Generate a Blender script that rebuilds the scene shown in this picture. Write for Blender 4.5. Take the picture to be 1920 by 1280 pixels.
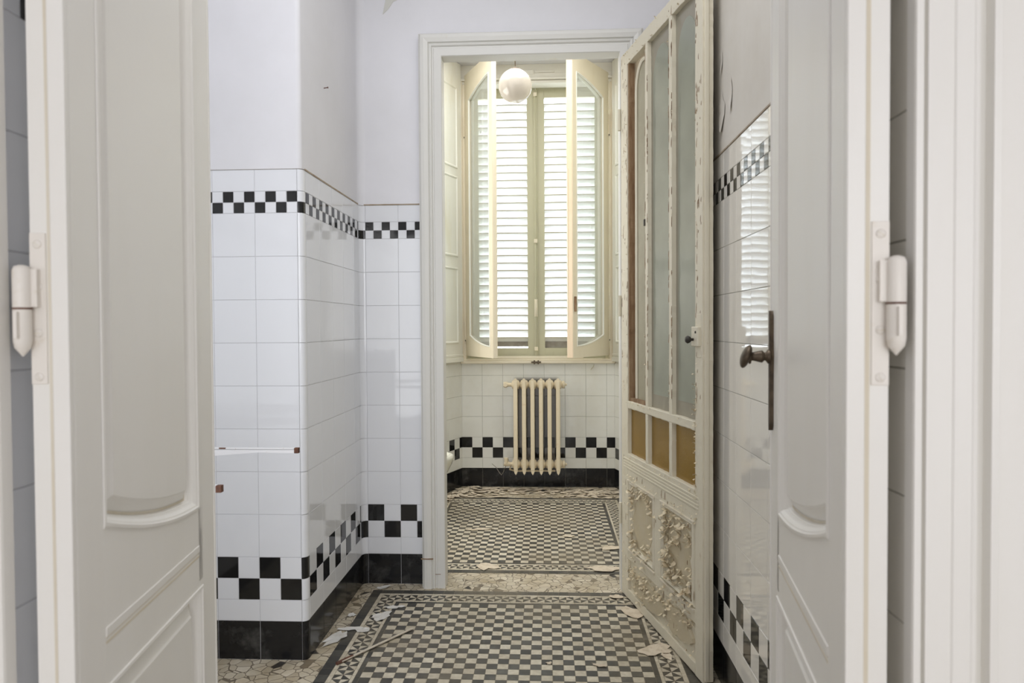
import bpy, bmesh, math, random
from mathutils import Vector, Matrix
C = bpy.context.scene.collection
for o in list(bpy.data.objects): bpy.data.objects.remove(o)
sc = bpy.context.scene
rnd = random.Random(7)
PI = math.pi

# ------------------------------------------------------------------ camera
yaw, pitch, roll, F, H = .0497, -.0209, -.0057, 1328.1, 1.1631
fwd = Vector((-math.sin(yaw)*math.cos(pitch), math.cos(yaw)*math.cos(pitch), math.sin(pitch)))
r0 = Vector((math.cos(yaw), math.sin(yaw), 0)); u0 = r0.cross(fwd)
rt = math.cos(roll)*r0 + math.sin(roll)*u0; up = -math.sin(roll)*r0 + math.cos(roll)*u0
cam = bpy.data.objects.new('camera', bpy.data.cameras.new('camera')); C.objects.link(cam)
m = Matrix((rt, up, -fwd)).transposed().to_4x4(); m.translation = Vector((0, 0, H))
cam.matrix_world = m
cam.data.sensor_width = 36; cam.data.lens = 36*F/1920; cam.data.clip_start = .02
cam.data.dof.use_dof = True; cam.data.dof.focus_distance = 3.6; cam.data.dof.aperture_fstop = 6.3
sc.camera = cam

# ------------------------------------------------------------------ world, lights, exposure
w = bpy.data.worlds.new('world'); sc.world = w; w.use_nodes = True
bg = w.node_tree.nodes['Background']; bg.inputs[0].default_value = (.86, .93, 1, 1); bg.inputs[1].default_value = 8.5
def area(name, loc, target, sx, sy, power, col):
    l = bpy.data.lights.new(name, 'AREA'); l.shape = 'RECTANGLE'; l.size = sx; l.size_y = sy; l.energy = power; l.color = col
    o = bpy.data.objects.new(name, l); C.objects.link(o); o.location = loc
    o.rotation_euler = (Vector(target)-Vector(loc)).to_track_quat('-Z', 'Y').to_euler(); return o
area('window_light_behind_camera', (.45, -5.4, 1.80), (0, 2, .9), 3.0, 2.0, 104, (.985, .99, 1))
area('hall_fill_right', (2.02, -1.5, 1.1), (-.62, 1.1, .85), 1.1, 1.8, 15, (1, .985, .965))  # added fill from the right that brightens the left leaf
area('hall_fill_left', (-2.42, -1.7, 1.1), (.38, 1.1, .85), 1.1, 1.8, 10, (1, .975, .93))  # weaker added fill for the right leaf, no known source
area('overhead_fill_middle_room', (-.10, 1.55, 3.235), (-.10, 1.55, 0), 1.1, 1.15, 17, (.96, .975, 1))  # added overhead fill that evens out the middle room walls
area('alcove_fill', (-1.02, .955, 1.0), (-1.02, 3, .9), .58, 1.7, 6.5, (.96, .98, 1))  # added fill hidden behind the left leaf, lights the pier front
area('side_fill_back_room', (-1.46, 4.0, 1.3), (.6, 4.1, .9), 1.0, 1.9, 28, (1, .975, .93))  # unseen fill added at the left to lift the back room
area('overhead_fill_back_room', (-.3, 4.1, 3.03), (-.3, 4.1, 0), 1.2, 1.0, 18, (1, .985, .95))  # extra overhead fill for the back room, not a real fitting
sc.view_settings.view_transform = 'Standard'; sc.view_settings.look = 'None'; sc.view_settings.gamma = 1
sc.view_settings.exposure = 0.12
sc.cycles.use_denoising = True
sc.cycles.max_bounces = 14; sc.cycles.diffuse_bounces = 8; sc.cycles.glossy_bounces = 5; sc.cycles.transmission_bounces = 8
sc.cycles.caustics_reflective = False; sc.cycles.caustics_refractive = False
sc.cycles.sample_clamp_indirect = 6

# ------------------------------------------------------------------ materials
def nt(mat):
    mat.use_nodes = True; t = mat.node_tree
    return t, t.nodes, t.links, t.nodes['Principled BSDF']
def noise(N, L, co, scale, detail=3, rough=.5, stretch=None):
    if stretch:
        mp = N.new('ShaderNodeMapping'); mp.inputs['Scale'].default_value = stretch; L.new(co, mp.inputs[0]); co = mp.outputs[0]
    n = N.new('ShaderNodeTexNoise'); n.inputs['Scale'].default_value = scale; n.inputs['Detail'].default_value = detail
    n.inputs['Roughness'].default_value = rough; L.new(co, n.inputs['Vector']); return n.outputs['Fac']
def ramp(N, L, f, a, b, ca, cb):
    r = N.new('ShaderNodeValToRGB'); r.color_ramp.elements[0].position = a; r.color_ramp.elements[1].position = b
    r.color_ramp.elements[0].color = (*ca, 1); r.color_ramp.elements[1].color = (*cb, 1); L.new(f, r.inputs[0]); return r.outputs[0]
def mix(N, L, fac, a, b, mode='MIX'):
    x = N.new('ShaderNodeMix'); x.data_type = 'RGBA'; x.blend_type = mode
    for s, v in ((x.inputs[0], fac), (x.inputs[6], a), (x.inputs[7], b)):
        if hasattr(v, 'is_linked') or hasattr(v, 'links'): L.new(v, s)
        elif isinstance(v, tuple): s.default_value = (*v, 1)
        else: s.default_value = v
    return x.outputs[2]
def mat(name, col, rough=.5, dirt=None, dscale=6, damt=(.5, .75), bump=0, bscale=40, spec=.5, metal=0, stretch=None, coat=0):
    m = bpy.data.materials.new(name); t, N, L, B = nt(m)
    B.inputs['Base Color'].default_value = (*col, 1); B.inputs['Roughness'].default_value = rough
    B.inputs['Specular IOR Level'].default_value = spec; B.inputs['Metallic'].default_value = metal; B.inputs['Coat Weight'].default_value = coat
    g = N.new('ShaderNodeNewGeometry').outputs['Position']
    if dirt:
        L.new(ramp(N, L, noise(N, L, g, dscale, 6, .65, stretch), damt[0], damt[1], col, dirt), B.inputs['Base Color'])
    if bump:
        b = N.new('ShaderNodeBump'); b.inputs['Strength'].default_value = bump; b.inputs['Distance'].default_value = .002
        L.new(noise(N, L, g, bscale, 3), b.inputs['Height']); L.new(b.outputs[0], B.inputs['Normal'])
    return m
M = {}
M['tile_w'] = mat('white_glazed_tile', (.755, .77, .805), .045, bump=.10, bscale=9, spec=.55)
M['tile_k'] = mat('black_glazed_tile', (.012, .012, .012), .07, bump=.12, bscale=9, spec=.45)
M['base_k'] = mat('black_skirting_tile', (.010, .010, .011), .16, dirt=(.085, .085, .08), dscale=13, damt=(.52, .85), bump=.15, bscale=10, spec=.4)
M['tile_r'] = mat('warm_white_glazed_tile', (.80, .775, .715), .045, bump=.12, bscale=9, spec=.6)
M['plaster_r'] = mat('stained_warm_plaster', (.66, .63, .575), .75, dirt=(.58, .54, .47), dscale=2.5, damt=(.4, .8), bump=.3, bscale=14)
M['grout'] = mat('tile_grout', (.52, .52, .54), .9)
M['tile_c'] = mat('ivory_glazed_tile', (.76, .76, .71), .05, dirt=(.69, .68, .60), dscale=4, damt=(.45, .8), bump=.12, bscale=9, spec=.55)
M['grout_c'] = mat('dirty_grout', (.25, .25, .21), .9)
M['plaster'] = mat('white_wall_plaster', (.735, .735, .77), .75, dirt=(.68, .68, .705), dscale=2.2, damt=(.4, .8), bump=.3, bscale=14)
M['plaster_g'] = mat('bare_greyer_plaster', (.60, .60, .56), .85, bump=.3, bscale=30)
M['plaster_c'] = mat('cream_wall_plaster', (.74, .715, .64), .7, dirt=(.68, .65, .57), dscale=3, damt=(.4, .8), bump=.2, bscale=20)
M['grime'] = mat('tile_edge_grime', (.42, .36, .28), .8, dirt=(.25, .17, .10), dscale=18, damt=(.4, .75))
M['door'] = mat('cream_door_paint', (.77, .755, .715), .38, dirt=(.73, .71, .655), dscale=3.5, damt=(.45, .85), bump=.12, bscale=24, stretch=(1, 1, .25))
M['groove'] = mat('groove_shade_and_bead_paint', (.62, .56, .44), .5, dirt=(.68, .64, .55), dscale=7, damt=(.4, .7), stretch=(1, 1, .3))  # tan tone paints shade into quirks and rebates; also colours plain beads
M['frame'] = mat('ivory_frame_paint', (.67, .665, .635), .4, dirt=(.60, .55, .42), dscale=8, damt=(.66, .84), bump=.15, bscale=22, stretch=(1, 1, .25))
M['oldpaint'] = mat('old_cream_door_paint', (.68, .635, .51), .5, dirt=(.46, .35, .21), dscale=30, damt=(.62, .80), bump=.6, bscale=60, stretch=(1, 1, .45))
M['underpaint'] = mat('bare_buff_undercoat', (.54, .47, .325), .6, dirt=(.56, .50, .38), dscale=15, damt=(.4, .7), bump=.3, bscale=60)
M['flake'] = mat('curled_paint_flake', (.66, .575, .41), .6, dirt=(.42, .29, .14), dscale=40, damt=(.5, .8))
M['flake_w'] = mat('fallen_white_paint', (.64, .56, .44), .75, dirt=(.44, .36, .25), dscale=30, damt=(.45, .8), bump=.3, bscale=80)
M['flake_p'] = mat('fallen_pale_grey_paint', (.66, .65, .62), .7, dirt=(.50, .46, .40), dscale=25, damt=(.5, .85))
M['wood'] = mat('bare_brown_wood', (.17, .09, .04), .7, dirt=(.34, .24, .14), dscale=22, damt=(.4, .7), stretch=(1, 1, .15))
M['win'] = mat('yellowed_window_paint', (.73, .665, .52), .4, dirt=(.66, .58, .42), dscale=7, damt=(.55, .85), bump=.2, bscale=26, stretch=(1, 1, .3))
M['win_edge'] = mat('warm_lit_window_edge_paint', (.72, .58, .42), .45, dirt=(.62, .50, .34), dscale=12, damt=(.5, .8), stretch=(1, 1, .2))  # orange tint puts the warm light on the right casement edge into paint
M['panel'] = mat('pale_green_cream_panel_paint', (.79, .785, .71), .45, dirt=(.70, .66, .50), dscale=6, damt=(.55, .85), bump=.15, bscale=24, stretch=(1, 1, .3))
M['shutter'] = mat('olive_cream_shutter_paint', (.50, .48, .34), .5, dirt=(.38, .34, .22), dscale=12, damt=(.62, .85), bump=.25, bscale=30, stretch=(1, 1, .3))
M['slat'] = mat('white_slat_paint', (.86, .87, .88), .5)
M['slat_edge'] = mat('shaded_cream_slat_edge_paint', (.40, .37, .25), .5)  # cream edge darkened so its shade shows against the bright slats
M['brass'] = mat('tarnished_brass', (.125, .095, .065), .42, dirt=(.06, .045, .032), dscale=60, damt=(.4, .7), metal=.75, bump=.3, bscale=120)
M['rust'] = mat('rusted_steel', (.085, .036, .025), .8, dirt=(.17, .075, .04), dscale=70, damt=(.4, .7), bump=.5, bscale=150)
M['steelwhite'] = mat('chipped_white_enamel', (.74, .74, .76), .4, dirt=(.40, .20, .09), dscale=24, damt=(.66, .72))
M['hinge'] = mat('painted_hinge_metal', (.74, .70, .64), .4, dirt=(.58, .50, .38), dscale=30, damt=(.6, .85))
M['iron'] = mat('ivory_radiator_enamel', (.70, .61, .44), .42, dirt=(.60, .45, .28), dscale=28, damt=(.58, .82), bump=.2, bscale=60)
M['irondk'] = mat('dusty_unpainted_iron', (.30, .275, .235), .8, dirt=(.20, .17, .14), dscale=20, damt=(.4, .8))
M['opal'] = mat('opal_glass', (.60, .55, .48), .12, spec=.6, coat=.3)
M['porcelain'] = mat('aged_porcelain', (.70, .70, .62), .12, dirt=(.62, .55, .40), dscale=12, damt=(.5, .9), coat=.4)
M['rod'] = mat('pale_metal_rod', (.55, .50, .42), .35, metal=.4, dirt=(.25, .14, .07), dscale=30, damt=(.6, .75))
M['dark'] = mat('dark_metal', (.05, .045, .04), .5, metal=.5)
M['oak'] = mat('pale_floorboards', (.52, .48, .42), .5, dirt=(.42, .38, .32), dscale=4, stretch=(6, 1, 1))
M['ground'] = mat('outdoor_pale_ground', (.5, .5, .46), .9)
def glass(name, tint, rough=0, milky=.14):  # a share of white diffuse turns the pane milky
    m = bpy.data.materials.new(name); t, N, L, B = nt(m); N.remove(B); out = N['Material Output']
    tr = N.new('ShaderNodeBsdfTransparent'); tr.inputs[0].default_value = (*tint, 1)
    gl = N.new('ShaderNodeBsdfGlossy'); gl.inputs['Roughness'].default_value = rough
    lw = N.new('ShaderNodeLayerWeight'); lw.inputs[0].default_value = .5
    pw = N.new('ShaderNodeMath'); pw.operation = 'POWER'; pw.inputs[1].default_value = 3; L.new(lw.outputs['Facing'], pw.inputs[0])
    fr = N.new('ShaderNodeMath'); fr.operation = 'MULTIPLY_ADD'; fr.inputs[1].default_value = .8; fr.inputs[2].default_value = .10; L.new(pw.outputs[0], fr.inputs[0])
    mx = N.new('ShaderNodeMixShader'); L.new(fr.outputs[0], mx.inputs[0]); L.new(tr.outputs[0], mx.inputs[1]); L.new(gl.outputs[0], mx.inputs[2]); df = N.new('ShaderNodeBsdfDiffuse'); df.inputs[0].default_value = (.85, .87, .86, 1); tl = N.new('ShaderNodeBsdfTranslucent'); tl.inputs[0].default_value = (.85, .87, .86, 1)
    a1 = N.new('ShaderNodeMixShader'); L.new(df.outputs[0], a1.inputs[1]); L.new(tl.outputs[0], a1.inputs[2]); a2 = N.new('ShaderNodeMixShader'); a2.inputs[0].default_value = milky
    L.new(mx.outputs[0], a2.inputs[1]); L.new(a1.outputs[0], a2.inputs[2]); L.new(a2.outputs[0], out.inputs[0]); return m
M['glass'] = glass('clear_window_glass', (.95, .97, .96), .02)
def greyed_tile():  # ivory tile turning dark grey within a box behind the radiator
    m = M['tile_c'].copy(); m.name = 'ivory_tile_with_grey_patch'; t = m.node_tree; N, L = t.nodes, t.links; B = N['Principled BSDF']
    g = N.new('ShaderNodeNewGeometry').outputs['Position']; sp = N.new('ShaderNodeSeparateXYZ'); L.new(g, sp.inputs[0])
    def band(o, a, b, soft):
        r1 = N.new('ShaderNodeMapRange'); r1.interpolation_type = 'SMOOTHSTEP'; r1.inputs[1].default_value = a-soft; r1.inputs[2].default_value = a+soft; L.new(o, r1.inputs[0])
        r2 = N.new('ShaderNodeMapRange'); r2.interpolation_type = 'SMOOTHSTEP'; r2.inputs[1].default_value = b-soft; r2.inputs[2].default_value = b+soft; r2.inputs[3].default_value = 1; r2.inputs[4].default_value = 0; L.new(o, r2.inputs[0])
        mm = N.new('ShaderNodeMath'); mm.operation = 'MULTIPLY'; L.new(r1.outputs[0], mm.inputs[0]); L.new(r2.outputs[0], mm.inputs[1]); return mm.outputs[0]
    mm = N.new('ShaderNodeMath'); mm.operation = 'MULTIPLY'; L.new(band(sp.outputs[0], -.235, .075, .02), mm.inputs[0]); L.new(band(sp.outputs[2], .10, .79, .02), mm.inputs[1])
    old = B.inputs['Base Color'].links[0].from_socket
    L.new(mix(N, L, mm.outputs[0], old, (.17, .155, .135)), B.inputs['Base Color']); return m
M['tile_f'] = greyed_tile()
def frosted(name, col, transl, rough=.14, bump=.1, bs=60):
    m = bpy.data.materials.new(name); t, N, L, B = nt(m); out = N['Material Output']
    B.inputs['Base Color'].default_value = (*col, 1); B.inputs['Roughness'].default_value = rough; B.inputs['Specular IOR Level'].default_value = .5
    g = N.new('ShaderNodeNewGeometry').outputs['Position']
    n = noise(N, L, g, 7, 4); L.new(ramp(N, L, n, .35, .7, col, tuple(c*.86 for c in col)), B.inputs['Base Color'])
    b = N.new('ShaderNodeBump'); b.inputs['Strength'].default_value = bump; b.inputs['Distance'].default_value = .001
    L.new(noise(N, L, g, bs, 2), b.inputs['Height']); L.new(b.outputs[0], B.inputs['Normal'])
    tl = N.new('ShaderNodeBsdfTranslucent'); tl.inputs[0].default_value = (*col, 1)
    mx = N.new('ShaderNodeMixShader'); mx.inputs[0].default_value = transl
    L.new(B.outputs[0], mx.inputs[1]); L.new(tl.outputs[0], mx.inputs[2]); L.new(mx.outputs[0], out.inputs[0]); return m
M['frost'] = frosted('grey_green_frosted_glass', (.41, .43, .35), .25)
M['frost_b'] = frosted('greyer_etched_glass_border', (.40, .37, .29), .2)
M['olive'] = mat('olive_painted_recess', (.34, .315, .225), .5, dirt=(.27, .245, .17), dscale=8, damt=(.4, .8))
M['tan'] = mat('tan_primer_board', (.50, .41, .29), .6, dirt=(.42, .36, .25), dscale=14, damt=(.4, .7))
M['amber'] = frosted('textured_amber_glass', (.40, .245, .055), .3, .2, .5, 160)

# ------------------------------------------------------------------ mesh builder
class MB:
    def __init__(s): s.v = []; s.f = []; s.m = []; s.sm = []
    def add(s, vs, fs, mi=0, smooth=False):
        b = len(s.v); s.v += [tuple(v) for v in vs]
        for f in fs: s.f.append([b+i for i in f]); s.m.append(mi); s.sm.append(smooth)
    def quad(s, a, b, c, d, mi=0): s.add([a, b, c, d], [(0, 1, 2, 3)], mi)
    def box(s, x0, x1, y0, y1, z0, z1, mi=0, bev=0):
        if x0 > x1: x0, x1 = x1, x0
        if y0 > y1: y0, y1 = y1, y0
        if z0 > z1: z0, z1 = z1, z0
        if bev <= 0:
            s.add([(x, y, z) for z in (z0, z1) for y in (y0, y1) for x in (x0, x1)],
                  [(0, 2, 3, 1), (4, 5, 7, 6), (0, 1, 5, 4), (2, 6, 7, 3), (0, 4, 6, 2), (1, 3, 7, 5)], mi); return
        bm = bmesh.new(); bmesh.ops.create_cube(bm, size=1)
        for v in bm.verts: v.co = Vector(((x0+x1)/2+v.co.x*(x1-x0), (y0+y1)/2+v.co.y*(y1-y0), (z0+z1)/2+v.co.z*(z1-z0)))
        bmesh.ops.bevel(bm, geom=bm.edges[:], offset=bev, segments=2, affect='EDGES', profile=.5)
        bm.verts.index_update(); s.add([v.co[:] for v in bm.verts], [[v.index for v in f.verts] for f in bm.faces], mi); bm.free()
    def tube(s, pts, r, n=10, mi=0, cap=True):
        rs = r if isinstance(r, (list, tuple)) else [r]*len(pts); P = [Vector(p) for p in pts]; vs = []; fs = []
        ref = Vector((0, 0, 1)) if abs((P[-1]-P[0]).normalized().z) < .9 else Vector((1, 0, 0))
        for i, p in enumerate(P):
            d = (P[min(i+1, len(P)-1)]-P[max(i-1, 0)]).normalized(); a = d.cross(ref).normalized(); b = d.cross(a)
            for k in range(n): t = 2*PI*k/n; vs.append(p+(a*math.cos(t)+b*math.sin(t))*rs[i])
        for i in range(len(P)-1):
            for k in range(n): fs.append((i*n+k, i*n+(k+1) % n, (i+1)*n+(k+1) % n, (i+1)*n+k))
        s.add(vs, fs, mi, True)
        if cap: s.add(vs[:n], [tuple(range(n))], mi); s.add(vs[-n:], [tuple(range(n-1, -1, -1))], mi)
    def lathe(s, prof, c, n=24, mi=0, sx=1, sy=1, ax='z'):
        vs = []; fs = []
        for (r, z) in prof:
            for k in range(n):
                t = 2*PI*k/n; a, b = r*math.cos(t)*sx, r*math.sin(t)*sy
                q = {'z': (a, b, z), 'y': (a, z, b), 'x': (z, a, b)}[ax]; vs.append((c[0]+q[0], c[1]+q[1], c[2]+q[2]))
        for i in range(len(prof)-1):
            for k in range(n): fs.append((i*n+k, i*n+(k+1) % n, (i+1)*n+(k+1) % n, (i+1)*n+k))
        s.add(vs, fs, mi, True)
    def prism(s, poly, y0, y1, mi=0):
        """polygon in (x, z), extruded along y"""
        n = len(poly); vs = [(x, y0, z) for x, z in poly]+[(x, y1, z) for x, z in poly]
        s.add(vs, [tuple(range(n)), tuple(range(2*n-1, n-1, -1))]+[(i, (i+1) % n, n+(i+1) % n, n+i) for i in range(n)], mi)
    def sweep(s, path, prof, base, sgn, closed=True, side=1, mi=0):
        """moulding: path of (x, z); profile of (offset to the left of travel, height above the face y=base)"""
        n = len(path); P = [Vector((a, b)) for a, b in path]; rings = []
        for i in range(n):
            if closed: a, b = P[i-1], P[(i+1) % n]
            else: a, b = P[max(i-1, 0)], P[min(i+1, n-1)]
            d1 = (P[i]-a).normalized() if (P[i]-a).length > 0 else None; d2 = (b-P[i]).normalized() if (b-P[i]).length > 0 else None
            d1 = d1 or d2; d2 = d2 or d1
            n1 = Vector((-d1.y, d1.x)); n2 = Vector((-d2.y, d2.x)); nn = (n1+n2).normalized(); k = 1/max(.35, nn.dot(n1))
            rings.append([(P[i].x+nn.x*k*o*side, base-sgn*h, P[i].y+nn.y*k*o*side) for o, h in prof])
        q = len(prof); vs = [v for r in rings for v in r]; fs = []
        for i in range(n if closed else n-1):
            j = (i+1) % n
            for k in range(q-1): fs.append((i*q+k, i*q+k+1, j*q+k+1, j*q+k))
        s.add(vs, fs, mi)
    def build(s, name, mats, parent=None, loc=None, rot=None, smooth_angle=None):
        me = bpy.data.meshes.new(name); me.from_pydata(s.v, [], s.f)
        for x in (mats if isinstance(mats, (list, tuple)) else [mats]): me.materials.append(M[x])
        me.polygons.foreach_set('material_index', s.m); me.polygons.foreach_set('use_smooth', s.sm)
        bm = bmesh.new(); bm.from_mesh(me); bmesh.ops.recalc_face_normals(bm, faces=bm.faces[:]); bm.to_mesh(me); bm.free()
        me.update(); o = bpy.data.objects.new(name, me); C.objects.link(o)
        if parent: o.parent = parent
        if loc: o.location = loc
        if rot is not None: o.rotation_euler = (0, 0, rot)
        return o
def empty(name, loc=(0, 0, 0), rot=0):
    o = bpy.data.objects.new(name, None); C.objects.link(o); o.location = loc; o.rotation_euler = (0, 0, rot); o.empty_display_size = .1; return o
def tag(o, label, cat, group=None):
    o['label'] = label; o['category'] = cat
    if group: o['group'] = group
    return o
def structure(o, label=None, cat=None):
    o['kind'] = 'structure'
    if label: o['label'] = label
    if cat: o['category'] = cat
    return o

# ------------------------------------------------------------------ tiled walls
def rows(pu, pl, top=True):
    """(z0, z1, width, mode) mode None = white, 'k' = black, 0/1 = parity of the black cells"""
    R = [(0, .1365, .15, 'k'), (.1365, .2115, .15, None), (.2115, .2865, .075, 1-pl), (.2865, .3615, .075, pl)]
    R += [(.3615+.15*i, .5115+.15*i, .15, None) for i in range(8)]
    if top: R += [(1.5615, 1.599, .0375, 1-pu), (1.599, 1.6365, .0375, pu), (1.6365, 1.7115, .15, None)]
    return R
# material slots of a tiled wall: 0 white, 1 black, 2 skirting, 3 grout, 4 plaster, 5 grime
WM = ['tile_w', 'tile_k', 'base_k', 'grout', 'plaster', 'grime']
WC = ['tile_c', 'tile_k', 'base_k', 'grout_c', 'plaster_c', 'grime']
def tiles(mb, P0, P1, nrm, ph, R, ztop=9, zb=0):
    """flat run of tiles from P0 to P1 (2D), facing nrm; columns counted from ph metres after P0"""
    P0 = Vector(P0); P1 = Vector(P1); D = P1-P0; Lh = D.length; D.normalize(); nn = Vector(nrm).normalized(); g = .0006; b = .0009; th = .0014
    def pt(u, z, h): q = P0+D*u+nn*h; return (q.x, q.y, z)
    zt = min(ztop, R[-1][1])
    mb.quad(pt(0, zb, 0), pt(Lh, zb, 0), pt(Lh, zt, 0), pt(0, zt, 0), 3)
    for z0, z1, wd, mode in R:
        if z0 >= ztop: break
        z1 = min(z1, ztop); k0 = math.floor(-ph/wd)-1; k = k0
        while ph+k*wd < Lh:
            a, e = max(0, ph+k*wd), min(Lh, ph+(k+1)*wd)
            if e-a > .004:
                mi = 2 if mode == 'k' else 0 if mode is None else (1 if k % 2 == mode else 0)
                hh = [th+rnd.uniform(-.00022, .00022)*(wd/.15) for _ in range(4)]
                A = [(a+g, z0+g), (e-g, z0+g), (e-g, z1-g), (a+g, z1-g)]; I = [(a+g+b, z0+g+b), (e-g-b, z0+g+b), (e-g-b, z1-g-b), (a+g+b, z1-g-b)]
                vs = [pt(u, z, 0) for u, z in A]+[pt(u, z, h) for (u, z), h in zip(I, hh)]
                mb.add(vs, [(4, 5, 6, 7), (0, 1, 5, 4), (1, 2, 6, 5), (2, 3, 7, 6), (3, 0, 4, 7)], mi)
            k += 1
def corner(mb, cpts, R, darkrows, ztop=9):
    """rounded corner trims: cpts = plan points of the arc, darkrows = row indices in black"""
    for i, (z0, z1, wd, mode) in enumerate(R):
        if z0 >= ztop: break
        z1 = min(z1, ztop); mi = 2 if i == 0 else (1 if i in darkrows else 0); g = .0006; n = len(cpts)
        vs = [(x, y, z0+g) for x, y in cpts]+[(x, y, z1-g) for x, y in cpts]
        mb.add(vs, [(k, k+1, n+k+1, n+k) for k in range(n-1)], mi, True)
def arc(c, rx, ry, a0, a1, n=8): return [(c[0]+rx*math.cos(math.radians(a0+(a1-a0)*i/n)), c[1]+ry*math.sin(math.radians(a0+(a1-a0)*i/n))) for i in range(n+1)]
def plaster(mb, path, z0, z1, mi=4, ledge=5, dy=0):
    """upper wall: vertical sheet along the plan path with a grimy ledge strip at its foot"""
    n = len(path); vs = [(x, y, z0) for x, y in path]+[(x, y, z1) for x, y in path]
    mb.add(vs, [(k, k+1, n+k+1, n+k) for k in range(n-1)], mi, True)

CEIL = 3.25
# floor: slab, irregular marble base, two mosaic carpets
def floor_material():
    m = bpy.data.materials.new('broken_marble_paving'); t, N, L, B = nt(m)
    g = N.new('ShaderNodeNewGeometry').outputs['Position']
    mp = N.new('ShaderNodeMapping'); mp.inputs['Scale'].default_value = (1, 1, 0); L.new(g, mp.inputs[0])
    nz = N.new('ShaderNodeTexNoise'); nz.inputs['Scale'].default_value = 14; L.new(mp.outputs[0], nz.inputs[0])
    vm = N.new('ShaderNodeVectorMath'); vm.operation = 'MULTIPLY_ADD'; vm.inputs[1].default_value = (.02, .02, 0); L.new(nz.outputs['Color'], vm.inputs[0]); L.new(mp.outputs[0], vm.inputs[2])
    v = N.new('ShaderNodeTexVoronoi'); v.inputs['Scale'].default_value = 29; L.new(vm.outputs[0], v.inputs['Vector'])
    e = N.new('ShaderNodeTexVoronoi'); e.feature = 'DISTANCE_TO_EDGE'; e.inputs['Scale'].default_value = 29; L.new(vm.outputs[0], e.inputs['Vector'])
    s = N.new('ShaderNodeSeparateColor'); L.new(v.outputs['Color'], s.inputs[0])
    r = N.new('ShaderNodeValToRGB'); r.color_ramp.interpolation = 'CONSTANT'; el = r.color_ramp.elements
    el[0].position = 0; el[0].color = (.055, .05, .045, 1); el[1].position = .018; el[1].color = (.24, .20, .14, 1)
    for p, c in ((.06, (.54, .485, .375, 1)), (.35, (.60, .545, .43, 1)), (.6, (.52, .46, .35, 1)), (.78, (.64, .58, .465, 1))): x = el.new(p); x.color = c
    L.new(s.outputs[0], r.inputs[0])
    st = ramp(N, L, noise(N, L, g, 9, 5), .35, .75, (1, 1, 1), (.72, .66, .56))
    c = mix(N, L, 1.0, r.outputs[0], st, 'MULTIPLY')
    c = mix(N, L, ramp(N, L, e.outputs['Distance'], .02, .05, (0, 0, 0), (1, 1, 1)), (.17, .14, .10), c)
    L.new(c, B.inputs['Base Color']); B.inputs['Roughness'].default_value = .42
    bp = N.new('ShaderNodeBump'); bp.inputs['Strength'].default_value = .3; bp.inputs['Distance'].default_value = .002; L.new(e.outputs['Distance'], bp.inputs['Height']); L.new(bp.outputs[0], B.inputs['Normal'])
    return m
M['palladiana'] = floor_material()
def stone(name, col, col2, rough=.33):
    m = bpy.data.materials.new(name); t, N, L, B = nt(m); g = N.new('ShaderNodeNewGeometry').outputs['Position']
    a = N.new('ShaderNodeAttribute'); a.attribute_name = 'var'
    c = ramp(N, L, a.outputs['Fac'], 0, 1, col, col2)
    d = ramp(N, L, noise(N, L, g, 2.2, 5, .6), .46, .74, (0, 0, 0), (.62, .62, .62))
    c = mix(N, L, d, c, (.27, .225, .15))
    st = ramp(N, L, noise(N, L, g, 60, 4), .3, .75, (1, 1, 1), (.74, .72, .68)); c = mix(N, L, 1.0, c, st, 'MULTIPLY')
    L.new(c, B.inputs['Base Color'])
    rr = N.new('ShaderNodeMapRange'); rr.inputs[3].default_value = rough-.12; rr.inputs[4].default_value = rough+.25; L.new(noise(N, L, g, 5, 4), rr.inputs[0]); L.new(rr.outputs[0], B.inputs['Roughness'])
    return m
M['st_l'] = stone('pale_mosaic_stone', (.55, .495, .385), (.70, .65, .53))
M['st_d'] = stone('dark_mosaic_stone', (.036, .036, .034), (.095, .092, .08))
M['st_g'] = stone('mosaic_grout', (.26, .22, .16), (.26, .22, .16), .6)
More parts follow.
